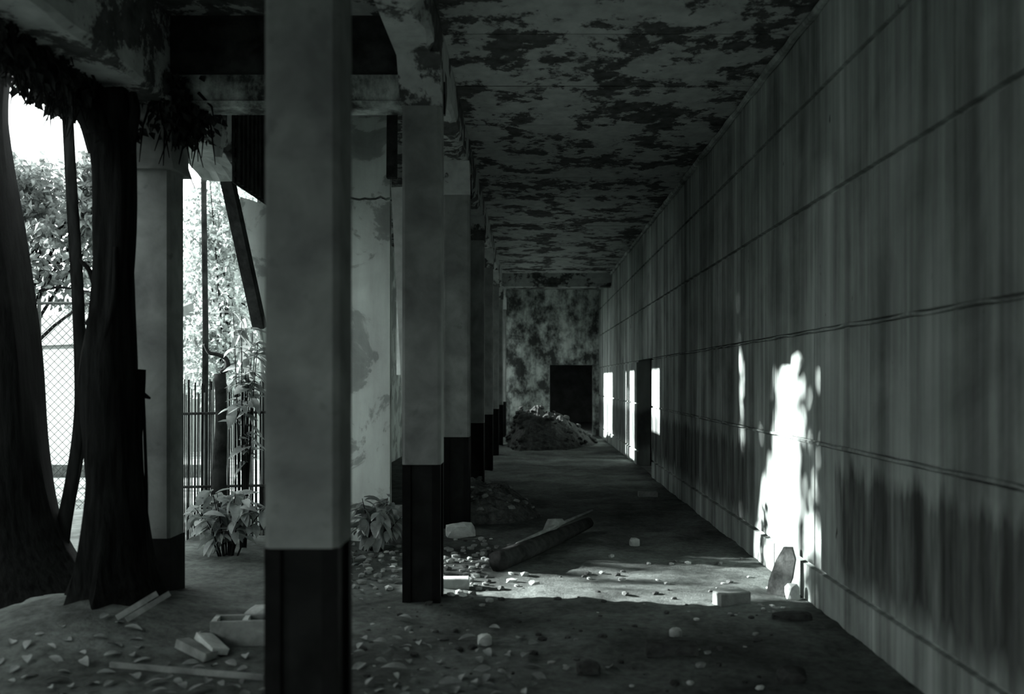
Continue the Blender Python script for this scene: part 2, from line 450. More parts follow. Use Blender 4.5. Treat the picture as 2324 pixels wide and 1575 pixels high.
# outer columns
def make_outer(y0, label, group):
    t = thing('outer_column', label, 'column', ((OUT0 + OUT1) / 2, y0 + 0.15, 0), group)
    q = 0.02; a, b, c, d = OUT0, OUT1, y0, y0 + 0.3
    oct_ = [(a + q, c), (b - q, c), (b, c + q), (b, d - q), (b - q, d), (a + q, d), (a, d - q), (a, c + q)]
    m = MB(); m.prism(oct_, 0.45, 3.12); part('shaft', m, 'col', t)
    e = 0.025
    m = MB(); m.box(a - 0.004, b + 0.004, c - 0.004, d + 0.004, -0.15, 0.46); part('base', m, 'basecore', t)
    m = MB(); m.box(a - e, b + e, c - e, d + e, 3.18, 3.60)
    m.poly([(a - e - .02, c - e - .02, 3.11), (b + e + .02, c - e - .02, 3.11), (b + e + .02, d + e + .02, 3.11), (a - e - .02, d + e + .02, 3.11), (a - e, c - e, 3.185), (b + e, c - e, 3.185), (b + e, d + e, 3.185), (a - e, d + e, 3.185)],
           [(0, 3, 2, 1), (0, 1, 5, 4), (1, 2, 6, 5), (2, 3, 7, 6), (3, 0, 4, 7)])
    part('capital', m, 'col', t)
    return t
o2 = make_outer(ROWS[1], 'weathered outer column with moulded capital beside the thick tree trunk', None)
o3 = make_outer(ROWS[2], 'outer column built into the side wall of the far bays', 'outer columns along the side wall')
for yy_ in [ROWS[0]] + ROWS[3:]:
    c = copy_tree(o3); c.location.y = yy_ + 0.15
    if yy_ == ROWS[0]: c['label'] = 'free-standing outer column under the eave next to the open front end'; del c['group']

# ------------------------------------------------------------------ beams
random.seed(12)
def beam_y(x0, x1, y0, y1, z0, z1, jag, seed):
    """beam along y with a crumbling lower right arris"""
    m = MB(); ys_ = []; y = y0
    while y < y1: ys_.append(y); y += 0.11
    ys_.append(y1); P_ = []
    for y in ys_:
        j1 = jag * max(0, noise.noise(Vector((y * 2.1, seed, 0))) + 0.15) ; j2 = jag * max(0, noise.noise(Vector((y * 2.7, seed, 5))) + 0.15)
        P_ += [(x0, y, z0), (x1 - 0.03 - j1, y, z0), (x1 - j2 * 0.4, y, z0 + 0.03 + j2), (x1, y, z1), (x0, y, z1)]
    n_ = len(ys_)
    fs = [(i * 5 + k_, i * 5 + (k_ + 1) % 5, i * 5 + 5 + (k_ + 1) % 5, i * 5 + 5 + k_) for i in range(n_ - 1) for k_ in range(5)]
    fs += [(4, 3, 2, 1, 0), tuple((n_ - 1) * 5 + k_ for k_ in range(5))]
    return m.poly(P_, fs)
single('concrete_beam', beam_y(-0.93, -0.645, YB, YE, SOFF, CEIL + 0.02, 0.12, 1.0), 'ceil', (-0.79, 13, SOFF),
       'long concrete beam with spalled edge running over the inner columns', 'beam')
single('edge_beam', beam_y(-2.96, -2.56, YB, 9.58, 3.57, CEIL + 0.02, 0.05, 8.0), 'ceil', (-2.76, 4, 3.57),
       'weathered edge beam carried by the outer columns along the eave', 'beam')
t = thing('cross_beam', 'pale cross beam with bright bottom lip under a dark upper strip', 'beam', (-1.75, ROWS[1] + 0.14, 3.57))
m = MB(); m.box(OUT1 - 0.02, -0.92, ROWS[1] + 0.03, ROWS[1] + 0.27, 3.605, 3.83); part('beam_body', m, 'endwall', t)
m = MB(); y0 = ROWS[1]
m.poly([(OUT1, y0 + 0.028, 3.615), (-0.915, y0 + 0.028, 3.615), (-0.915, y0 + 0.005, 3.605), (OUT1, y0 + 0.005, 3.605), (OUT1, y0 + 0.045, 3.575), (-0.915, y0 + 0.045, 3.575), (OUT1, y0 + 0.27, 3.575), (-0.915, y0 + 0.27, 3.575), (OUT1, y0 + 0.27, 3.62), (-0.915, y0 + 0.27, 3.62)],
       [(0, 3, 2, 1), (3, 4, 5, 2), (4, 6, 7, 5), (6, 8, 9, 7), (0, 1, 9, 8), (0, 8, 6, 4, 3), (1, 2, 5, 7, 9)])
part('bottom_lip', m, 'endwall', t)
m = MB(); m.box(OUT1 - 0.02, -0.925, ROWS[1] - 0.04, ROWS[1] + 0.20, 3.80, CEIL); part('upper_dark_strip', m, 'darkwood', t)  # dark strip across the upper beam face
# cross beams over the corridor from the third row on
for i, yy_ in enumerate(ROWS[6:7]):
    m = MB(); m.box(-0.65, XW + 0.01, yy_, yy_ + 0.26, SOFF, CEIL + 0.015)
    if yy_ > 23:
        m.box(-0.65, XW + 0.01, yy_ - 0.05, yy_ + 0.01, SOFF + 0.10, CEIL + 0.015)
        m.box(-0.65, XW + 0.01, yy_ - 0.10, yy_ + 0.01, SOFF + 0.20, CEIL + 0.015)
    single('corridor_beam', m, 'ceil', (0.69, yy_ + 0.13, SOFF),
           'stepped lintel beam before the rotting end wall' if yy_ > 23 else 'shadowed cross beam under the corridor ceiling', 'beam', None if yy_ > 23 else 'shadowed corridor beams')

t = thing('added_shade_roof', 'unseen sheet-covered roof added to shade the front bays, sloping down from the eave', 'roof', (-3.7, -1.0, 2.7))  # added out of view to keep sky light off the upper columns and wall
for i in range(13):
    y0 = YB + i * 1.08; m = MB()
    m.poly([(-2.96, y0, 3.60), (-4.7, y0, 2.72), (-4.7, y0 + 1.06, 2.72), (-2.96, y0 + 1.06, 3.60), (-2.96, y0, 3.63), (-4.7, y0, 2.75), (-4.7, y0 + 1.06, 2.75), (-2.96, y0 + 1.06, 3.63)],
           [(0, 3, 2, 1), (4, 5, 6, 7), (0, 1, 5, 4), (1, 2, 6, 5), (2, 3, 7, 6), (3, 0, 4, 7)])
    part('shade_sheet', m, 'darkwood', t)
for y0 in (-8.5, -5.1, -1.75, 1.6, 4.9):
    m = MB(); m.box(-4.68, -4.58, y0 - 0.05, y0 + 0.05, -0.1, 2.76); part('post', m, 'darkwood', t)
m = MB(); m.box(-4.7, -4.6, YB, YB + 14.0, 2.62, 2.72); part('purlin', m, 'darkwood', t)
# ------------------------------------------------------------------ broken plaster wall in the left bay
YP = 9.6
outl = [P(600, 800, YP), P(572, 640, YP), P(556, 530, YP), P(549, 500, YP), P(541, 470, YP), P(545, 447, YP), P(566, 452, YP), P(590, 462, YP), P(600, 452, YP)]
random.seed(3); ck = []; px = 612
while px <= 880:
    q = P(px, 450 + random.uniform(-4, 4), YP); ck.append((q.x, q.z)); px += 12
ck.append((-1.375, P(0, 450, YP).z))
def slab_xz(poly):
    m = MB(); kk = len(poly)
    return m.poly([(a, YP, b) for a, b in poly] + [(a, YP + 0.12, b) for a, b in poly], [tuple(range(kk)), tuple(range(2 * kk - 1, kk - 1, -1))] + [(i, kk + i, kk + (i + 1) % kk, (i + 1) % kk) for i in range(kk)])
t = thing('broken_wall', 'broken plaster partition with a slanting torn edge and a long crack', 'wall', (-2.0, YP + 0.06, 0))
pp = part('plaster_panel', slab_xz([(-2.56, -0.1)] + [(p.x, p.z) for p in outl] + [(a, b - 0.012) for a, b in ck] + [(-1.375, -0.1)]), 'plaster', t)
part('plaster_panel', slab_xz([(-2.60, CEIL + 0.01), (outl[-1].x, outl[-1].z + 0.005)] + [(a, b + 0.012) for a, b in ck] + [(-1.375, CEIL + 0.01)]), 'plaster', t)
pth = [(o_.x - 0.004, YP - 0.01, o_.z) for o_ in outl[:5]]
m = MB(); m.tube(pth, 0.014, 5); part('torn_edge', m, 'stone', pp)
# dark lath panel above the break
t = thing('lath_panel', 'dark lining of crossing laths above the broken plaster partition', 'lath panel', (-2.54, 8.95, 3.3))
m = MB(); m.box(-2.556, -2.545, 8.35, 9.57, 3.30, CEIL); part('backing', m, 'darkwood', t)
for i in range(9):
    y = 8.39 + i * 0.13; m = MB(); m.box(-2.53, -2.512, y, y + 0.05, 3.31, CEIL - 0.005); part('lath', m, 'darkwood', t)
for i in range(7):
    z = 3.36 + i * 0.125; m = MB(); m.box(-2.546, -2.529, 8.36, 9.56, z, z + 0.035); part('cross_lath', m, 'darkwood', t)
# pilaster with torn render left of it
m = MB(); x0 = P(478, 0, 8.0).x
m.tube([(-2.44, 7.62, 3.35), (-2.42, 7.6, 3.6), (-2.43, 7.6, 4.0), (-2.43, 7.6, CEIL + 0.005)], [0.03, 0.05, 0.06, 0.06], 7, 0.5, 3)
single('render_lump', m, 'ceil', (-2.43, 7.6, 3.35), 'pale torn lump of render hanging behind the outer column capital', 'plaster')

def plank(name, a, b, wdt, thk, mat, label, cat, group=None, roll=0.0, base=None):
    a = Vector(a); b = Vector(b); d = b - a; L = d.length
    q = d.to_track_quat('Z', 'Y'); mt = Matrix.Translation(a) @ q.to_matrix().to_4x4() @ Matrix.Rotation(roll, 4, 'Z')
    m = MB(); m.cbox(wdt, thk, L, min(thk, wdt) * 0.12, mt)
    return single(name, m, mat, base or (a.x, a.y, a.z), label, cat, group)
def aligned(a, b, wdt, thk, face):
    """matrix with z along a-b and the wide side (x) perpendicular to face direction"""
    a = Vector(a); b = Vector(b); z = (b - a).normalized(); y = (Vector(face) - z * z.dot(Vector(face))).normalized(); x = y.cross(z)
    mt = Matrix((x, y, z)).transposed().to_4x4(); mt.translation = a
    return mt, (b - a).length
def board(name, a, b, wdt, thk, mat, label, cat, group=None, face=(0, 1, 0)):
    mt, L = aligned(a, b, wdt, thk, face)
    m = MB(); m.cbox(wdt, thk, L, min(thk, wdt) * 0.12, mt)
    return single(name, m, mat, tuple(a), label, cat, group)

board('leaning_board', (-1.09, 9.40, fh(-1.09, 9.4) - 0.01), (-1.29, 9.56, 3.5), 0.13, 0.03, 'palewood', 'pale board leaning upright against the end of the cracked partition', 'board')
board('hanging_batten', (-1.335, 9.45, 3.56), (-1.33, 9.45, CEIL), 0.10, 0.06, 'darkwood', 'dark batten hanging from the ceiling above the pale leaning board', 'batten')
board('leaning_post', P(590, 745, 9.48), P(509, 374, 8.93), 0.12, 0.07, 'darkwood', 'slanting broken post fallen from the eave across the open bay', 'post', face=(0.3, 1, 0.2))
# pale underside of the eave beam, added as a separate crumpled skin
rows_ = []
for i in range(9):
    u = i / 8; y_ = 7.72 + 1.08 * u
    rows_.append([Vector((-2.97 + 0.36 * w_ / 4 + 0.01 * math.sin(i * 1.9), y_ + 0.05 * math.sin(w_ * 2.1), 3.555 - 0.035 * u - 0.10 * max(0, u - 0.7) / 0.3 - 0.015 * (1 + math.sin(w_ * 1.7 + i * 1.3)))) for w_ in range(5)])
m = MB(); pts = [p for r_ in rows_ for p in r_]; n0 = len(pts)
pts += [p + Vector((0.003, 0.006, 0.006)) for p in pts]
fs = [(i * 5 + j, i * 5 + j + 1, i * 5 + j + 6, i * 5 + j + 5) for i in range(8) for j in range(4)]
fs += [tuple(n0 + q for q in reversed(f)) for f in fs]
m.poly(pts, fs)
single('soffit_skin', m, 'sheet', tuple(pts[0]), 'pale underside of the broken eave, added as a sagging skin', 'sheet')

# ------------------------------------------------------------------ outdoors left: fences, posts, house
t = thing('reed_fence', 'fence of thin upright reeds closing the open side bay', 'fence', (-3.2, 9.95, 0))
random.seed(21); x = -3.62
while x < -2.66:
    r_ = random.uniform(0.005, 0.010); hgt = random.uniform(1.44, 1.62); m = MB()
    yy_ = 9.95 + random.uniform(-0.02, 0.02)
    m.tube([(x, yy_, -0.08), (x + random.uniform(-.012, .012), yy_, hgt)], r_, 5); part('reed', m, 'darkwood' if random.random() < 0.6 else 'wood', t); x += random.uniform(0.012, 0.024)
for z in (0.5, 1.25):
    m = MB(); m.tube([(-3.64, 9.92, z), (-2.64, 9.92, z + 0.02)], 0.014, 5); part('rail', m, 'darkwood', t)
base = P(500, 1120, 9.5); base.z = -0.08
t = thing('stub_post', 'dark rotten post with a crooked branch on top before the reed fence', 'post', tuple(base))
m = MB(); p_, r_ = spline([(base.x, 9.5, -0.1, 0.075), (base.x - 0.01, 9.5, 0.6, 0.062), (base.x + 0.01, 9.5, 1.2, 0.058), (base.x, 9.5, 1.66, 0.055)]); m.tube(p_, r_, 9, 0.35, 2); pb = part('post_body', m, 'darkwood', t, True)
m = MB(); q = [P(502, 845, 9.5), P(516, 835, 9.5), P(513, 815, 9.5), P(495, 805, 9.5), P(474, 800, 9.5), P(464, 780, 9.5)]
p_, r_ = spline([(a.x, a.y, a.z, 0.03 - 0.003 * i) for i, a in enumerate(q)], 4); m.tube(p_, r_, 6, 0.2); part('crooked_branch', m, 'darkwood', pb, True)
m = MB(); a = P(464, 900, 11.0); m.tube([(a.x, 11, -0.1), (a.x + 0.01, 11, 2.2), (a.x - 0.01, 11, 4.12)], [0.04, 0.036, 0.03], 7, 0.3, 4)
single('thin_post', m, 'darkwood', (a.x, 11, -0.05), 'thin dark upright pole among the bright leaves behind the reed fence', 'pole', smooth=True)

# chain-link fence
YF = 12.0; FX0, FX1, FZ = -8.2, -4.75, 2.55
t = thing('chain_link_fence', 'chain-link wire fence in front of the white shed', 'fence', ((FX0 + FX1) / 2, YF, 0))
m = MB(); cell = 0.10; wd = FX1 - FX0; r_ = 0.0032
i = -int(FZ / cell)
while i * cell < wd:
    for s_ in (1, -1):
        xa, xb = i * cell, i * cell + FZ; za, zb_ = 0.0, FZ
        if xa < 0: za = -xa; xa = 0
        if xb > wd: zb_ -= xb - wd; xb = wd
        if zb_ - za > 0.02:
            if s_ == 1: m.tube([(FX0 + xa, YF, za), (FX0 + xb, YF, zb_)], r_, 3, cap=False)
            else: m.tube([(FX1 - xa, YF + 0.005, za), (FX1 - xb, YF + 0.005, zb_)], r_, 3, cap=False)
    i += 1
w_ = part('wire_mesh', m, 'wire', t); w_['kind'] = 'stuff'
for x in (FX0, (FX0 + FX1) / 2 + 0.4, FX1):
    m = MB(); m.tube([(x, YF + 0.03, -0.1), (x, YF + 0.03, FZ + 0.05)], 0.024, 8); part('fence_post', m, 'wire', t)
m = MB(); m.tube([(FX0, YF + 0.03, FZ), (FX1, YF + 0.03, FZ)], 0.018, 8); part('top_rail', m, 'wire', t)
# low kerb in front of the white shed
m = MB(); m.box(-13, -5.5, 16.4, 16.55, -0.1, 0.16); single('kerb', m, 'rubble', (-9, 16.5, -0.05), 'low dark kerb on the ground behind the chain-link fence', 'kerb')
# white shed
t = thing('white_shed', 'white sunlit shed with a grey sheet roof beyond the wire fence', 'shed', (-12, 22, -0.05))
mt = Matrix.Translation((-9.0, 20.6, 0)) @ Matrix.Rotation(math.radians(-38), 4, 'Z')
m = MB(); m.box(-7.0, 0, 0, 4.0, -0.06, 2.38, mt); part('wall', m, 'white', t)
m = MB(); m.box(-7.1, 0.1, -0.12, 4.1, 2.38, 2.46, mt); part('eave_board', m, 'white', t)
m = MB(); m.poly([mt @ Vector(p) for p in ((-7.1, -0.1, 2.46), (0.1, -0.1, 2.46), (0.1, 4.1, 2.46), (-7.1, 4.1, 2.46), (-7.1, 2.0, 3.35), (0.1, 2.0, 3.35))], [(0, 1, 5, 4), (2, 3, 4, 5), (1, 2, 5), (3, 0, 4), (0, 3, 2, 1)])
part('roof', m, 'roof', t)

# ------------------------------------------------------------------ trees
def trunk(parent, pts, mat='bark', seg=14, rough=0.28, seed=1.0, k=8, name='trunk', freq=2.6):
    p_, r_ = spline(pts, k); m = MB(); m.tube(p_, r_, seg, rough, seed, freq=freq); return part(name, m, mat, parent, True)
# 1: massive dark trunk
D1 = 7.2
def pr(px, py, d, r): v_ = P(px, py, d); return (v_.x, v_.y, v_.z, r)
t = thing('old_tree', 'massive dark flaring trunk at the outer edge of the yard', 'tree', (P(-30, 900, D1).x, D1, -0.05))
trunk(t, [pr(0, 1372, D1, 0.66), pr(-20, 1230, D1, 0.50), pr(-35, 1000, D1, 0.425), pr(-70, 600, D1, 0.39), pr(-100, 260, D1, 0.36), pr(-85, 80, D1, 0.37), pr(-60, -150, D1, 0.38), pr(-80, -500, D1, 0.3)], seed=3, rough=0.12)
for s_, q in enumerate(((-30, 30, 60), (20, -30, 120))):
    trunk(t, [pr(-70 + q[0], -380, D1, 0.2), pr(-120 * (1 - 2 * s_), -700, D1 + 0.3, 0.13), pr(-320 * (1 - 2 * s_), -1000, D1 + 0.5, 0.05)], seed=5 + s_, name='limb', seg=8)
# 2: slim leaning stem
D2 = 7.35
t = thing('slim_tree', 'slim curved stem growing between the massive trunk and the ridged trunk', 'tree', (P(140, 1300, D2).x, D2, -0.05))
trunk(t, [pr(125, 1350, D2, 0.07), pr(140, 1230, D2, 0.058), pr(165, 1090, D2, 0.05), pr(181, 960, D2, 0.048), pr(182, 820, D2, 0.048), pr(174, 640, D2, 0.046), pr(163, 450, D2, 0.042), pr(152, 230, D2, 0.04), pr(148, 90, D2, 0.038), pr(150, -60, D2, 0.03)], 'bark2', 8, 0.25, 2)
trunk(t, [pr(140, 1345, D2, 0.02), pr(160, 1180, D2, 0.016), pr(184, 1050, D2, 0.015), pr(196, 950, D2, 0.012)], 'bark2', 6, 0.2, 5, name='sucker')
# 3: thick ridged trunk
D3 = 6.45
t = thing('ridged_tree', 'thick ridged tree trunk rising beside the weathered outer column', 'tree', (P(250, 1300, D3).x, D3, 0.1))
trunk(t, [pr(255, 1400, D3, 0.40), pr(255, 1290, D3, 0.27), pr(258, 1150, D3, 0.205), pr(254, 1000, D3, 0.175), pr(250, 860, D3, 0.17), pr(256, 700, D3, 0.135), pr(260, 540, D3, 0.125), pr(258, 400, D3, 0.13), pr(250, 310, D3, 0.15)], seed=7, rough=0.4, seg=22, freq=3.4)
trunk(t, [pr(250, 330, D3, 0.13), pr(222, 262, D3, 0.11), pr(172, 200, D3, 0.085), pr(120, 110, D3, 0.075), pr(70, -60, D3, 0.07)], seed=8, name='limb', seg=12, rough=0.4)
trunk(t, [pr(262, 350, D3, 0.12), pr(262, 260, D3, 0.09), pr(256, 205, D3, 0.085)], seed=9, name='limb', seg=12, rough=0.4)
trunk(t, [pr(285, 330, D3, 0.05), pr(306, 260, D3 - 0.02, 0.035), pr(300, 212, D3, 0.03)], seed=10, name='limb', seg=8)
trunk(t, [pr(215, 900, D3 - 0.1, 0.05), pr(240, 760, D3 - 0.12, 0.03), pr(258, 680, D3 - 0.13, 0.022), pr(262, 560, D3 - 0.12, 0.015)], seed=11, name='clinging_root', seg=6)
trunk(t, [pr(205, 740, D3, 0.05), pr(222, 690, D3, 0.03), pr(205, 620, D3, 0.02), pr(180, 590, D3, 0.012)], seed=13, name='side_branch', seg=7)
# stump stub leaning on it
t = thing('sawn_stub', 'dark sawn stub with a short snag pressed between ridged trunk and column', 'stump', (P(312, 1200, 6.5).x, 6.55, 0.1))
m = MB(); q = [pr(302, 1330, 6.5, 0.055), pr(300, 1150, 6.5, 0.05), pr(305, 980, 6.5, 0.055), pr(309, 880, 6.5, 0.06), pr(311, 838, 6.5, 0.058)]
p_, r_ = spline(q); m.tube(p_, r_, 9, 0.15, 4); sb = part('stub', m, 'bark', t, False)
m = MB(); a, b = P(318, 893, 6.5), P(341, 904, 6.5); m.tube([a, a.lerp(b, 0.6), b], [0.03, 0.018, 0.008], 6, 0.2); part('snag', m, 'bark', sb, True)
for px in (322, 331):
    m = MB(); a, b = P(px + 2, 1320, 6.5), P(px - 6, 880, 6.5); m.tube([a, a.lerp(b, 0.5) + Vector((0.01, 0, 0)), b], [0.010, 0.012, 0.010], 6, 0.2); part('shoot', m, 'bark', t, True)

def shade_ok(p, keep):
    """keep(y, z): the sun reaches this point of the right wall"""
    s_ = XW - p.x
    return not keep(p.y + SUN_AZ * s_, p.z - SUN_EL * s_)
def crown(parent, c, rad, count, size, mat, seed, keep=None, shell=0.35, droop=0.3, name='foliage'):
    random.seed(seed); m = MB(); c = Vector(c); k_ = 0; tries = 0
    while k_ < count and tries < count * 6:
        tries += 1
        d = Vector((random.gauss(0, 1), random.gauss(0, 1), random.gauss(0, 1))).normalized()
        rr = random.uniform(shell, 1.0) ** 0.6
        lump = 0.82 + 0.3 * noise.noise(d * 2.3 + Vector((seed, 0, 0)))
        p = c + Vector((d.x * rad[0], d.y * rad[1], d.z * rad[2])) * rr * lump
        if p.z < 0.05: continue
        if keep and not shade_ok(p, keep): continue
        ln = size * random.uniform(0.7, 1.3)
        m.leaf(p, Vector((random.uniform(-1, 1), random.uniform(-1, 1), random.uniform(-1, 0.6) - droop)), Vector((random.uniform(-1, 1), random.uniform(-1, 1), random.uniform(0, 1))), ln, ln * 0.55)
        k_ += 1
    o = part(name, m, mat, parent); o['kind'] = 'stuff'; return o
def tree(name, label, base, h_trunk, r_trunk, crowns, count, size, mat, seed, group=None, keep=None, shell=0.35, lean=0.0, branches=7):
    t = thing(name, label, 'tree', base, group); b = Vector(base)
    m = MB(); p_, r_ = spline([(b.x, b.y, b.z - 0.1, r_trunk * 1.4), (b.x + lean * 0.3, b.y, b.z + h_trunk * 0.4, r_trunk), (b.x + lean, b.y, b.z + h_trunk, r_trunk * 0.6)], 6)
    m.tube(p_, r_, 8, 0.2, seed); part('trunk', m, 'bark', t, True)
    random.seed(seed + 50)
    for i in range(branches):
        c_, rd = crowns[i % len(crowns)]
        a = p_[random.randint(6, len(p_) - 1)]
        e = Vector(c_) + Vector((random.uniform(-.8, .8) * rd[0], random.uniform(-.8, .8) * rd[1], random.uniform(-.7, .8) * rd[2]))
        mid = a.lerp(e, 0.5) + Vector((0, 0, 0.15))
        m = MB(); q, w = spline([(*a, r_trunk * 0.4), (*mid, r_trunk * 0.26), (*e, 0.008)], 4); m.tube(q, w, 5, 0.2, i); part('branch', m, 'bark', t, True)
    for i, (c_, rd) in enumerate(crowns):
        crown(t, c_, rd, count // len(crowns), size, mat, seed + i, keep, shell)
    return t

# leaves left out of the added thicket to shape sunlight on wall and floor (heights and places on that wall)
def sun_gap(y, z):
    r_ = random.random()
    if 1.5 < y < 2.75 and -1.85 < z < 0.1: return True  # unseen floor strip opened to bounce sun up the columns and ceiling
    if z > 2.0: return False
    if z > -0.12:
        if 7.2 < y < 8.9 - 0.62 * max(z, 0): return True
        if 6.6 < y <= 7.2: return r_ < (0.87 if z < 0.9 else 0.7)
    elif z > -1.05:
        if 6.5 < y < 7.2: return True
        if 7.2 <= y < 8.3: return r_ < 0.86
        if 5.6 < y <= 6.2 and z < -0.45: return r_ < 0.86
    # a few small holes
    return (9.12 < y < 9.42 and 1.05 < z < 1.95) or (9.6 < y < 9.8 and 0.8 < z < 1.85)
def thicket(yc, y0, y1, label, seed, group=None, top=6.0, back=False):
    xt = -9.3
    if back: xt = -12.0; yc += 0.5; y0 += 0.3; y1 += 0.7; top += 1.6
    t = thing('added_shade_tree', label, 'tree', (xt, yc, -0.05), group)  # unseen trees added to block the sun outside the chosen gaps
    trunk(t, [(xt, yc, -0.15, 0.2), (xt + 0.05, yc, 1.6, 0.14), (xt, yc, 4.0, 0.08)], seed=seed, seg=8)
    for i in range(5):
        random.seed(seed * 7 + i); e = (xt + random.uniform(-.5, .5), random.uniform(y0, y1), random.uniform(3.2, 6.0))
        if shade_ok(Vector(e), sun_gap): trunk(t, [(xt + 0.03, yc, 1.5 + 0.3 * i, 0.06), (*e, 0.01)], seed=seed + i, seg=5, name='branch', k=3)
    random.seed(seed); m = MB(); k_ = 0
    while k_ < (16000 if back else 9000):
        yv_ = random.uniform(y0, y1); u = noise.noise(Vector((yv_ * 1.1, seed, 0)))
        p = Vector((xt + random.uniform(-0.9, 0.9), yv_, random.uniform(0.1, top + 0.4 * u))); k_ += 1
        if not shade_ok(p, sun_gap): continue
        ln = 0.27 * random.uniform(0.7, 1.3)
        m.leaf(p, Vector((random.uniform(-1, 1), random.uniform(-1, 1), random.uniform(-1.2, 0.4))), Vector((-1 + random.uniform(-.6, .6), random.uniform(-.8, .8), random.uniform(-.3, .8))), ln, ln * 0.6)
    o = part('foliage', m, 'leafd', t); o['kind'] = 'stuff'
thicket(-1.6, -3.6, 0.6, 'dense shade tree added out of view, second from the end of the leafy row', 31, back=True)
thicket(-5.6, -7.6, -3.6, 'dense shade tree added out of view, at the very end of the leafy row', 36)
thicket(1.8, 0.6, 3.9, 'dense shade tree added out of view, before the first sunny break of the row', 32)
thicket(5.4, 3.9, 6.9, 'dense shade tree added out of view, after the first sunny break of the row', 33, back=True)
thicket(8.0, 6.85, 9.4, 'dense shade tree added out of view, on the near side of the sunny gap', 34)
thicket(12.0, 9.4, 13.6, 'dense shade tree added out of view, on the far side of the sunny gap', 35, None, 7.2, True)
# high crown of the old tree, added out of view to block the sky
t = bpy.data.objects['old_tree']; random.seed(44); m = MB()
for i in range(17000):
    d = Vector((random.gauss(0, 1), random.gauss(0, 1), random.gauss(0, 1))).normalized() * random.uniform(0.2, 1)
    p = Vector((-5.35 + 2.2 * d.x, 7.2 + 3.4 * d.y, 6.5 + 1.75 * d.z))
    if not shade_ok(p, sun_gap): continue
    m.leaf(p, Vector((random.uniform(-1, 1), random.uniform(-1, 1), -0.4)), Vector((random.uniform(-.5, .5), random.uniform(-.5, .5), 1)), 0.26, 0.15)
o = part('canopy', m, 'leafd', t); o['kind'] = 'stuff'

# trees in view
a = P(120, 500, 15.0)
tree('leafy_tree', 'loose leafy tree with thin bare branches above the wire fence', (a.x - 0.9, 15.0, -0.05), 3.4, 0.09,
     [((a.x, 15, 3.55), (1.35, 1.0, 1.0)), ((a.x - 0.6, 15.2, 4.5), (0.9, 0.9, 0.8)), ((a.x + 0.75, 14.8, 4.4), (0.55, 0.6, 0.9))], 4800, 0.15, 'leaf', 61, None, None, 0.2, 0.4, 16)
a = P(505, 600, 18.9)
tree('pale_leafy_tree', 'slender tree of glaring pale leaves behind the reed fence', (a.x, 18.9, -0.05), 3.5, 0.06,
     [((a.x, 18.9, 4.4), (1.15, 0.65, 1.7)), ((a.x, 18.9, 2.2), (1.15, 0.65, 1.5))], 6000, 0.13, 'leafb', 71, None, None, 0.1, 0.1, 8)
fx = [(-22.5, 38, 5.2), (-17.9, 40, 5.4), (-13.2, 41, 8.4), (-10.2, 43, 8.2)]
for i, (x, y, h_) in enumerate(fx):
    tree('distant_tree', 'distant pale tree standing beyond the shed', (x, y, -0.05), h_ * 0.5, 0.12, [((x, y, h_ * 0.58), (2.4, 1.6, h_ * 0.45))], 4200, 0.30, 'leafb' if i > 1 else 'leaf', 80 + i, 'distant trees beyond the shed', None, 0.2, 0, 5)

# ivy and roots hanging from the eave
def vine(label, spots, seed, nstr, nleaf, lmax):
    random.seed(seed); a = Vector(spots[0])
    t = thing('hanging_vine', label, 'vine', (a.x, a.y, a.z))
    m = MB()
    for i in range(nstr):
        u = random.random() * (len(spots) - 1); j = int(u); p = Vector(spots[j]).lerp(Vector(spots[j + 1]), u - j) + Vector((random.uniform(-.15, .12), random.uniform(-.1, .1), 0.05))
        L = lmax * random.uniform(0.25, 1.0); e = p + Vector((random.uniform(-.12, .12), random.uniform(-.1, .1), -L))
        m.tube([p, p.lerp(e, 0.5) + Vector((random.uniform(-.05, .05), 0, 0)), e], [0.012, 0.008, 0.003], 4, cap=False)
    o = part('roots', m, 'bark2', t); o['kind'] = 'stuff'
    m = MB()
    for i in range(nleaf):
        u = random.random() * (len(spots) - 1); j = int(u); p = Vector(spots[j]).lerp(Vector(spots[j + 1]), u - j)
        p = p + Vector((random.uniform(-.25, .12), random.uniform(-.15, .15), 0.15 - lmax * random.random() ** 2 * 0.8))
        m.leaf(p, Vector((random.uniform(-1, 1), random.uniform(-1, 1), -1)), Vector((random.uniform(-1, 1), -1, random.uniform(-.5, 1))), random.uniform(0.05, 0.11), random.uniform(0.03, 0.07))
    o = part('leaves', m, 'ivy', t); o['kind'] = 'stuff'
vine('ragged vine and roots hanging from the eave over the tree trunks', [(-2.97, 5.2, 3.62), (-2.97, 6.0, 3.6), (-2.97, 6.62, 3.58)], 90, 240, 2400, 0.42)
vine('dark ivy clump draped over the capital of the weathered outer column', [(-2.62, 6.9, 3.62), (-2.5, 7.05, 3.6), (-2.42, 7.2, 3.75)], 91, 60, 900, 0.55)
vine('dark creeper hanging from the eave past the ivy clump', [(-2.9, 7.36, 3.62), (-2.9, 7.45, 3.6), (-2.92, 7.52, 3.62)], 92, 40, 400, 0.3)

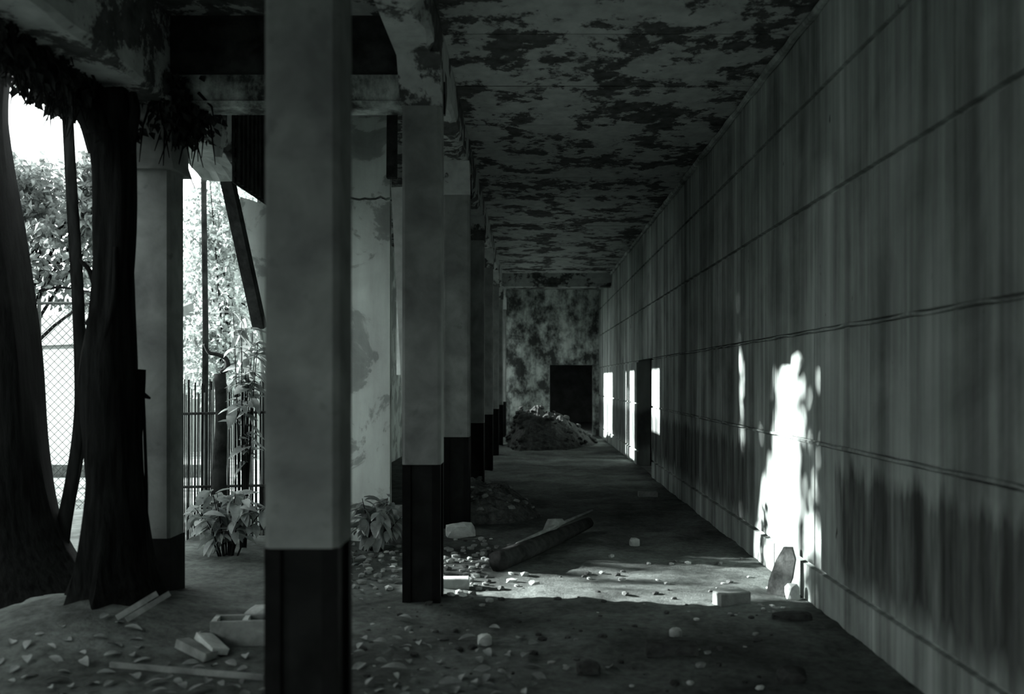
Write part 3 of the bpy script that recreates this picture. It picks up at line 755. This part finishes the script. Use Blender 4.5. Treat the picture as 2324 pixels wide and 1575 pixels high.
# ------------------------------------------------------------------ broad-leaved plants (each leaf a part)
def leaf_mesh(ln, wd, mat):
    m = MB(); nseg = 5; pts = []; 
    for i in range(nseg + 1):
        u = i / nseg; w_ = wd * 0.5 * math.sin(math.pi * min(1, 0.06 + u * 0.94)) ** 0.8 if i < nseg else 0.002
        zc = -0.35 * ln * u * u
        pts += [(-w_, u * ln, zc + w_ * 0.35), (0, u * ln, zc), (w_, u * ln, zc + w_ * 0.35)]
    fs = []
    for i in range(nseg):
        for j in range(2): fs.append((i * 3 + j, i * 3 + j + 1, i * 3 + j + 4, i * 3 + j + 3))
    m.poly(pts, fs); return m.mesh('leaf', mat, smooth=True)
LM = [leaf_mesh(0.16, 0.075, 'leafg'), leaf_mesh(0.13, 0.06, 'leafg'), leaf_mesh(0.20, 0.085, 'leafg')]
def plant(label, base, nst, hgt, spread, nleaf, seed, name='broad_leaf_plant'):
    random.seed(seed); b = Vector(base); t = thing(name, label, 'plant', base)
    for s_ in range(nst):
        a = random.uniform(0, 6.28); e = Vector((math.cos(a) * spread[0] * random.uniform(.2, 1), math.sin(a) * spread[1] * random.uniform(.2, 1), hgt * random.uniform(0.55, 1)))
        s0 = Vector((e.x * 0.2, e.y * 0.2, -0.05)); md = s0.lerp(e, 0.5) + Vector((0, 0, 0.12 * hgt))
        q, w = spline([(*s0, 0.009), (*md, 0.006), (*e, 0.003)], 4); m = MB(); m.tube(q, w, 5)
        link('stem', m.mesh('stem', 'bark2'), t)
        for j in range(nleaf):
            p = q[random.randint(3, len(q) - 1)] + Vector((random.uniform(-.02, .02),) * 3)
            o = link('leaf', random.choice(LM), t, p)
            o.rotation_euler = Euler((random.uniform(-0.9, 0.5), random.uniform(-0.5, 0.5), random.uniform(0, 6.28)))
            k_ = random.uniform(0.75, 1.25); o.scale = (k_, k_, k_)
    return t
b = G(858, 1236); b.y -= 0.25; plant('broad-leaved weed growing against the cracked partition', (b.x, b.y, fh(b.x, b.y)), 15, 0.52, (0.30, 0.22), 13, 101)
b = G(515, 1262); plant('broad-leaved bush at the foot of the reed fence', (b.x, b.y, fh(b.x, b.y)), 18, 0.62, (0.40, 0.25), 13, 102)
b = Vector((-2.74, 9.28, 0)); t = plant('tall leafy climber beside the torn plaster edge', (b.x, b.y, fh(b.x, b.y)), 9, 2.35, (0.18, 0.14), 14, 103, 'leafy_climber')
b = G(905, 1255); plant('small weed sprouting in the masonry litter', (b.x - 0.55, b.y - 0.35, fh(b.x, b.y)), 4, 0.25, (0.18, 0.15), 7, 104, 'small_weed')

# ------------------------------------------------------------------ rocks, bricks, rubble
def rock_mesh(sx, sy, sz, seed, mat, sub=2, amp=0.35):
    import bmesh
    bm = bmesh.new(); bmesh.ops.create_icosphere(bm, subdivisions=sub, radius=0.5)
    for v_ in bm.verts:
        d = v_.co.normalized(); k_ = 1 + amp * noise.noise(d * 1.7 + Vector((seed * 3.1, seed, 0))) + amp * 0.4 * noise.noise(d * 4 + Vector((0, seed, 9)))
        q = d * 0.5 * k_
        q = Vector([math.copysign(min(abs(c_), 0.40), c_) for c_ in q]) * 1.25
        v_.co = Vector((q.x * sx, q.y * sy, q.z * sz))
    zmin = min(v_.co.z for v_ in bm.verts)
    for v_ in bm.verts: v_.co.z -= zmin
    me = bpy.data.meshes.new('rock'); bm.to_mesh(me); bm.free(); me.materials.append(M[mat]); return me
def rock(name, x, y, size, seed, mat, label, cat, rz=0.0, group=None, sub=2, amp=0.35, sink=0.08):
    o = link(name, rock_mesh(*size, seed, mat, sub, amp), None, (x, y, fh(x, y) - size[2] * sink - 0.006)); o.rotation_euler.z = rz
    return tag(o, label, cat, group)
def block(name, x, y, size, rz, mat, label, cat, group=None, tilt=(0, 0), dz=0.0):
    m = MB(); m.cbox(size[0], size[1], size[2], min(size) * 0.08, Matrix.Identity(4))
    o = link(name, m.mesh(name, mat), None, (x, y, fh(x, y) - 0.012 + dz)); o.rotation_euler = (tilt[0], tilt[1], rz)
    return tag(o, label, cat, group)
# concrete block with two cores, behind the first column
b = G(548, 1472)
t = thing('concrete_block', 'pale hollow concrete block lying among tilted broken slabs', 'block', (b.x, b.y + 0.1, fh(b.x, b.y + 0.1) - 0.015)); t.rotation_euler.z = 0.12
m = MB(); L, Wd, Hh, th = 0.39, 0.19, 0.15, 0.03
m.box(-L / 2, L / 2, -Wd / 2, -Wd / 2 + th, 0, Hh); m.box(-L / 2, L / 2, Wd / 2 - th, Wd / 2, 0, Hh)
link('side_walls', m.mesh('side_walls', 'brick'), t)
for x in (-L / 2, -th / 2, L / 2 - th):
    m = MB(); m.box(x, x + th, -Wd / 2 + th - 0.002, Wd / 2 - th + 0.002, 0.001, Hh - 0.001); link('web', m.mesh('web', 'stone'), t)
b = G(585, 1448); rock('white_stone', b.x, b.y + 0.12, (0.20, 0.16, 0.17), 3, 'stone', 'white rounded stone resting behind the hollow concrete block', 'stone')
board('broken_slab', (-2.02, 5.63, fh(-2.02, 5.63) + 0.06), (-1.80, 5.50, fh(-1.8, 5.5) + 0.02), 0.05, 0.09, 'wood', 'tilted broken slab lying before the hollow concrete block', 'slab')
board('broken_slab', (-1.92, 5.72, fh(-1.9, 5.7) + 0.07), (-1.77, 5.56, fh(-1.77, 5.56) + 0.03), 0.04, 0.11, 'stone', 'pale wedge of slab propped against the hollow concrete block', 'slab')
a, b_ = G(250, 1520), G(600, 1548)
board('long_stick', (a.x, a.y, fh(a.x, a.y) + 0.012), (b_.x, b_.y, fh(b_.x, b_.y) + 0.012), 0.03, 0.02, 'wood', 'long thin pale stick lying flat among the fallen leaves', 'stick')
for i, dx in enumerate((0.0, 0.06)):
    x0, x1 = -2.53 + dx, -2.33 + dx
    board('split_lath', (x0, 5.95, fh(x0, 5.95) + 0.01), (x1, 6.08 + 0.05 * i, fh(x1, 6.08) + 0.16), 0.035, 0.012, 'wood', 'short split lath leaning beside its twin before the tree roots', 'lath', 'pair of split laths by the tree roots')
b = G(1034, 1338); block('half_brick', b.x, b.y + 0.06, (0.20, 0.11, 0.09), 0.05, 'stone', 'pale half brick lying beside a black-based column', 'brick')
b = G(1665, 1377); block('brick', b.x, b.y + 0.07, (0.24, 0.12, 0.10), 0.35, 'brick', 'sunlit brick lying before the dark upright slab', 'brick')
b = G(1527, 1490); block('brick', b.x, b.y + 0.05, (0.30, 0.13, 0.075), -0.05, 'clod', 'dark earthy brick half sunk in the shaded floor', 'brick')
b = G(1470, 1126); block('pale_brick', b.x, b.y, (0.26, 0.12, 0.08), 0.05, 'brick', 'small pale brick lying alone near the dark doorway', 'brick')
rock('white_stone', G(1100, 1462).x, G(1100, 1462).y, (0.085, 0.07, 0.075), 5, 'stone', 'small white pointed stone lying alone near the fallen leaves', 'stone')
rock('white_stone', G(1533, 1448).x, G(1533, 1448).y, (0.075, 0.06, 0.065), 6, 'stone', 'small white stone beside the dark earthy brick', 'stone')
b = G(1045, 1216); rock('pale_boulder', b.x, b.y, (0.30, 0.16, 0.16), 8, 'stone', 'large pale angular rock before the rubble heap', 'rock', 0.2)
b = G(1440, 1238); rock('grey_stone', b.x, b.y, (0.10, 0.08, 0.09), 9, 'brick', 'lone grey stone standing in the shade behind the log', 'stone')
b = G(1335, 1528); rock('earth_clod', b.x, b.y, (0.13, 0.10, 0.075), 10, 'clod', 'dark rounded clod of earth in front of the dark brick', 'clod')
b = G(1795, 1548); rock('earth_clod', b.x, b.y, (0.15, 0.12, 0.09), 11, 'clod', 'dark lumpy clod of earth near the foot of the streaked wall', 'clod')
b = G(885, 1240); rock('flat_rock', b.x + 0.05, b.y + 0.25, (0.22, 0.16, 0.40), 12, 'brick', 'blocky grey rock standing behind the broad-leaved weed', 'rock')
b = G(1790, 1398); rock('earth_clod', b.x + 0.0, b.y - 0.08, (0.26, 0.12, 0.06), 13, 'clod', 'low dark clod where the sunlit strip meets the wall', 'clod')
# upright slab by the wall
m = MB(); prof = [(-0.075, 0), (0.055, 0.0), (0.078, 0.16), (0.066, 0.30), (0.02, 0.385), (-0.035, 0.37), (-0.068, 0.26), (-0.082, 0.1)]
m.prism(prof, -0.03, 0.03)
sl = link('upright_slab', m.mesh('upright_slab', 'rubble'), None, (1.85, 7.22, fh(1.85, 7.22) - 0.015))
sl.rotation_euler = Euler((math.radians(90), 0, 0)).to_matrix().to_euler()
sl.rotation_euler = (Matrix.Rotation(math.radians(14), 3, 'Y') @ Matrix.Rotation(math.radians(-28), 3, 'Z') @ Matrix.Rotation(math.radians(90), 3, 'X')).to_euler()
tag(sl, 'dark rough slab standing upright against the sunlit foot of the wall', 'slab')
rock('prop_stone', 1.93, 7.10, (0.10, 0.09, 0.13), 15, 'stone', 'small pale stone wedged behind the dark upright slab', 'stone')
# log
a, e = G(1131, 1300), G(1335, 1206)
t = thing('fallen_log', 'dark rotten log lying across the edge of the light', 'log', (a.x, a.y, fh(a.x, a.y)))
m = MB(); p_, r_ = spline([(a.x, a.y + 0.05, 0.085, 0.088), (a.x + 0.3, a.y + 0.75, 0.085, 0.085), (e.x - 0.25, e.y - 0.6, 0.08, 0.072), (e.x, e.y, 0.09, 0.06)]); m.tube(p_, r_, 12, 0.25, 3); part('log_body', m, 'darkwood', t, True)
m = MB(); m.tube([(a.x + 0.15, a.y + 0.5, 0.15), (a.x + 0.5, a.y + 1.3, 0.19), (e.x + 0.05, e.y + 0.1, 0.21)], [0.02, 0.018, 0.01], 6, 0.2); part('split_branch', m, 'wood', t, True)
m = MB(); q = P(1245, 1195, 9.4); m.tube([(q.x - 0.03, 9.35, 0.1), (q.x + 0.03, 9.4, 0.2), (q.x + 0.13, 9.5, 0.215)], [0.05, 0.07, 0.03], 7, 0.3); part('bark_hump', m, 'wood', t, True)
# leaning timber in the dim bays
board('leaning_timber', (-0.78, 13.0, 0.0), (-1.0, 12.4, 3.2), 0.05, 0.05, 'darkwood', 'thin dark timber leaning in the dim inner bays', 'timber')

def heap(name, label, c, rx, ry, hgt, seed, npeb, mats=('rubble',), res=40, pebsize=0.05, rl=9.0, bm_='rubble'):
    t = thing(name, label, 'rubble', (c[0], c[1], 0))
    m = MB(); pts = []; fs = []
    def hh(x, y):
        u = ((x - c[0]) / (rx if x > c[0] else min(rx, rl))) ** 2 + ((y - c[1]) / ry) ** 2
        return fh(x, y) - 0.02 + max(0, (1 - u)) ** 0.8 * hgt * (1 + 0.35 * noise.noise(Vector((x * 3, y * 3, seed)))) + (0.04 * noise.noise(Vector((x * 9, y * 9, seed))) if u < 1 else 0)
    for j in range(res + 1):
        for i in range(res + 1):
            x = c[0] - min(rx, rl) + (min(rx, rl) + rx) * i / res; y = c[1] - ry + 2 * ry * j / res
            u = ((x - c[0]) / (rx if x > c[0] else min(rx, rl))) ** 2 + ((y - c[1]) / ry) ** 2
            pts.append((x, y, hh(x, y) if u < 1 else fh(x, y) - 0.06))
    fs = [(j * (res + 1) + i, j * (res + 1) + i + 1, (j + 1) * (res + 1) + i + 1, (j + 1) * (res + 1) + i) for j in range(res) for i in range(res)]
    m.poly(pts, fs); part('heap_body', m, bm_, t)
    random.seed(seed)
    protos = [rock_mesh(1, 0.8, 0.6, 200 + seed + i, mats[i % len(mats)], 1) for i in range(5)]
    for i in range(npeb):
        a = random.uniform(0, 6.28); r_ = random.random() ** 0.5
        x = c[0] + math.cos(a) * (rx if math.cos(a) > 0 else min(rx, rl)) * r_; y = c[1] + math.sin(a) * ry * r_
        o = link('rubble_piece', random.choice(protos), t, (x - c[0], y - c[1], hh(x, y) - 0.01))
        s_ = pebsize * random.uniform(0.5, 1.7); o.scale = (s_, s_, s_); o.rotation_euler = (random.uniform(-.5, .5), random.uniform(-.5, .5), random.uniform(0, 6.28))
    return t
heap('rubble_heap', 'heap of broken rubble at the foot of a dim inner column', (-0.62, 11.5), 0.75, 0.8, 0.40, 5, 130, ('rubble', 'rubble', 'brick'), 36, 0.06)
heap('rubble_mound', 'high dark rubble mound sloping up before the end wall', (-0.14, 24.8), 1.85, 3.0, 0.78, 6, 150, ('clod', 'clod', 'rubble'), 44, 0.11, 0.40, 'clod')
# loose stones and leaves lie clear of each other and of the larger things
TAKEN = []
def free(x, y, r): return all((x - a) ** 2 + (y - b) ** 2 > (r + c) ** 2 for a, b, c in TAKEN)
for o in list(COL.objects):
    if o.parent is None and o.type == 'MESH' and o.name.split('.')[0] in ('half_brick', 'brick', 'pale_brick', 'white_stone', 'pale_boulder', 'grey_stone', 'earth_clod', 'flat_rock', 'upright_slab', 'prop_stone'):
        TAKEN.append((o.location.x, o.location.y, 0.5 * max(v.co.to_2d().length for v in o.data.vertices) * 2))
_a, _b = G(250, 1520), G(600, 1548)
TAKEN += [(_a.x + (_b.x - _a.x) * i / 20, _a.y + (_b.y - _a.y) * i / 20, 0.03) for i in range(21)]
_a, _b = G(1131, 1300), G(1335, 1206)
TAKEN += [(_a.x + (_b.x - _a.x) * i / 24, _a.y + (_b.y - _a.y) * i / 24, 0.12) for i in range(25)]
TAKEN += [(b_.location.x, b_.location.y, 0.14) for b_ in COL.objects if b_.name.startswith(('broad_leaf_plant', 'small_weed', 'broken_slab'))] + [(b_.location.x, b_.location.y, 0.24) for b_ in COL.objects if b_.name.startswith('concrete_block')]
# loose stones on the floor
random.seed(77)
protos = [rock_mesh(1, 0.8, 0.55, 300 + i, ('rubble', 'clod', 'clod', 'brick', 'stone')[i % 5], 1) for i in range(10)]
def loose(x, y, s_, label, group, i=None):
    me = protos[i if i is not None else random.randint(0, 8)]
    for _ in range(40):
        if free(x, y, s_ * 0.66): break
        x += random.uniform(-0.12, 0.12); y += random.uniform(-0.15, 0.15); x = min(x, XW - 0.1)
    TAKEN.append((x, y, s_ * 0.66))
    o = link('loose_stone', me, None, (x, y, fh(x, y) - 0.004 - s_ * 0.06)); o.scale = (s_, s_, s_); o.rotation_euler.z = random.uniform(0, 6.28)
    tag(o, label, 'stone', group)
for i in range(120):
    px, py = random.uniform(820, 1750), random.uniform(1300, 1570); b = G(px, py)
    if b.x > XW - 0.12 or (IN0 - 0.08 < b.x < IN1 + 0.08 and ROWS[1] - 0.08 < b.y < ROWS[1] + 0.36): continue
    loose(b.x, b.y, random.choice((0.02, 0.025, 0.03, 0.045, 0.06)), 'small loose stone scattered on the bare dirt floor', 'loose stones scattered over the dirt floor')
for i in range(26):
    b = G(random.uniform(1640, 1800), random.uniform(1345, 1395))
    if b.x < XW - 0.1 and not (1.74 < b.x < 2.0 and 6.95 < b.y < 7.5) and not (1.3 < b.x < 1.62 and 6.7 < b.y < 7.05): loose(b.x, b.y, random.uniform(0.02, 0.05), 'small rubble chip around the brick by the wall', 'rubble chips by the wall', random.choice((3, 4, 8)))
for i in range(130):
    px, py = random.choice(((810, 905), (1005, 1110), (1005, 1180))), random.uniform(1225, 1345); b = G(random.uniform(*px), py)
    if IN0 - 0.08 < b.x < IN1 + 0.08 and ROWS[1] - 0.08 < b.y < ROWS[1] + 0.36: continue
    if b.y > ROWS[2] - 0.1: continue
    loose(b.x, b.y, random.uniform(0.025, 0.085), 'chunk of broken masonry in the litter around the weeds', 'masonry litter between column and weeds', random.choice((0, 3, 4, 8, 3)))
for i in range(16):
    b = G(random.uniform(1250, 1700), random.uniform(1262, 1318)); loose(b.x, b.y, random.uniform(0.03, 0.07), 'flat stone at the far edge of the sunlit floor', 'stones at the edge of the light', random.choice((3, 8, 0)))
# fallen leaves
DL = [leaf_mesh(0.10, 0.05, 'dry'), leaf_mesh(0.07, 0.045, 'dry'), leaf_mesh(0.12, 0.05, 'dry')]
random.seed(55)
def fallen(x, y, label, group, k_=1.0):
    j = random.randint(0, 2); ln = (0.10, 0.07, 0.12)[j]; s_ = k_ * random.uniform(0.6, 1.2); ang = random.uniform(0, 6.28)
    for q in range(160):
        cx, cy = x - math.sin(ang) * ln * s_ / 2, y + math.cos(ang) * ln * s_ / 2
        if free(cx, cy, ln * s_ * 0.56): break
        x += random.uniform(-0.14, 0.14); y += random.uniform(-0.2, 0.2); ang = random.uniform(0, 6.28)
    TAKEN.append((cx, cy, ln * s_ * 0.56))
    o = link('fallen_leaf', DL[j], None, (x, y, fh(x, y) + 0.012)); o.scale = (s_, s_, s_)
    o.rotation_euler = Euler((random.uniform(-.1, .45), random.uniform(-.5, .5), ang)); tag(o, label, 'leaf', group)
for i in range(80): b = G(random.uniform(10, 600), random.uniform(1490, 1600)); fallen(b.x, b.y, 'dry curled leaf fallen around the long thin stick', 'fallen leaves around the long stick')
for i in range(90): b = G(random.uniform(805, 1160), random.uniform(1450, 1600)); fallen(b.x, b.y, 'dry curled leaf on the dirt between column and white stone', 'fallen leaves near the white pointed stone')
for i in range(60): b = G(random.uniform(806, 905), random.uniform(1240, 1345)); fallen(b.x, b.y, 'pale fallen leaf in the litter below the broad-leaved weed', 'fallen leaves below the weed', 1.0)
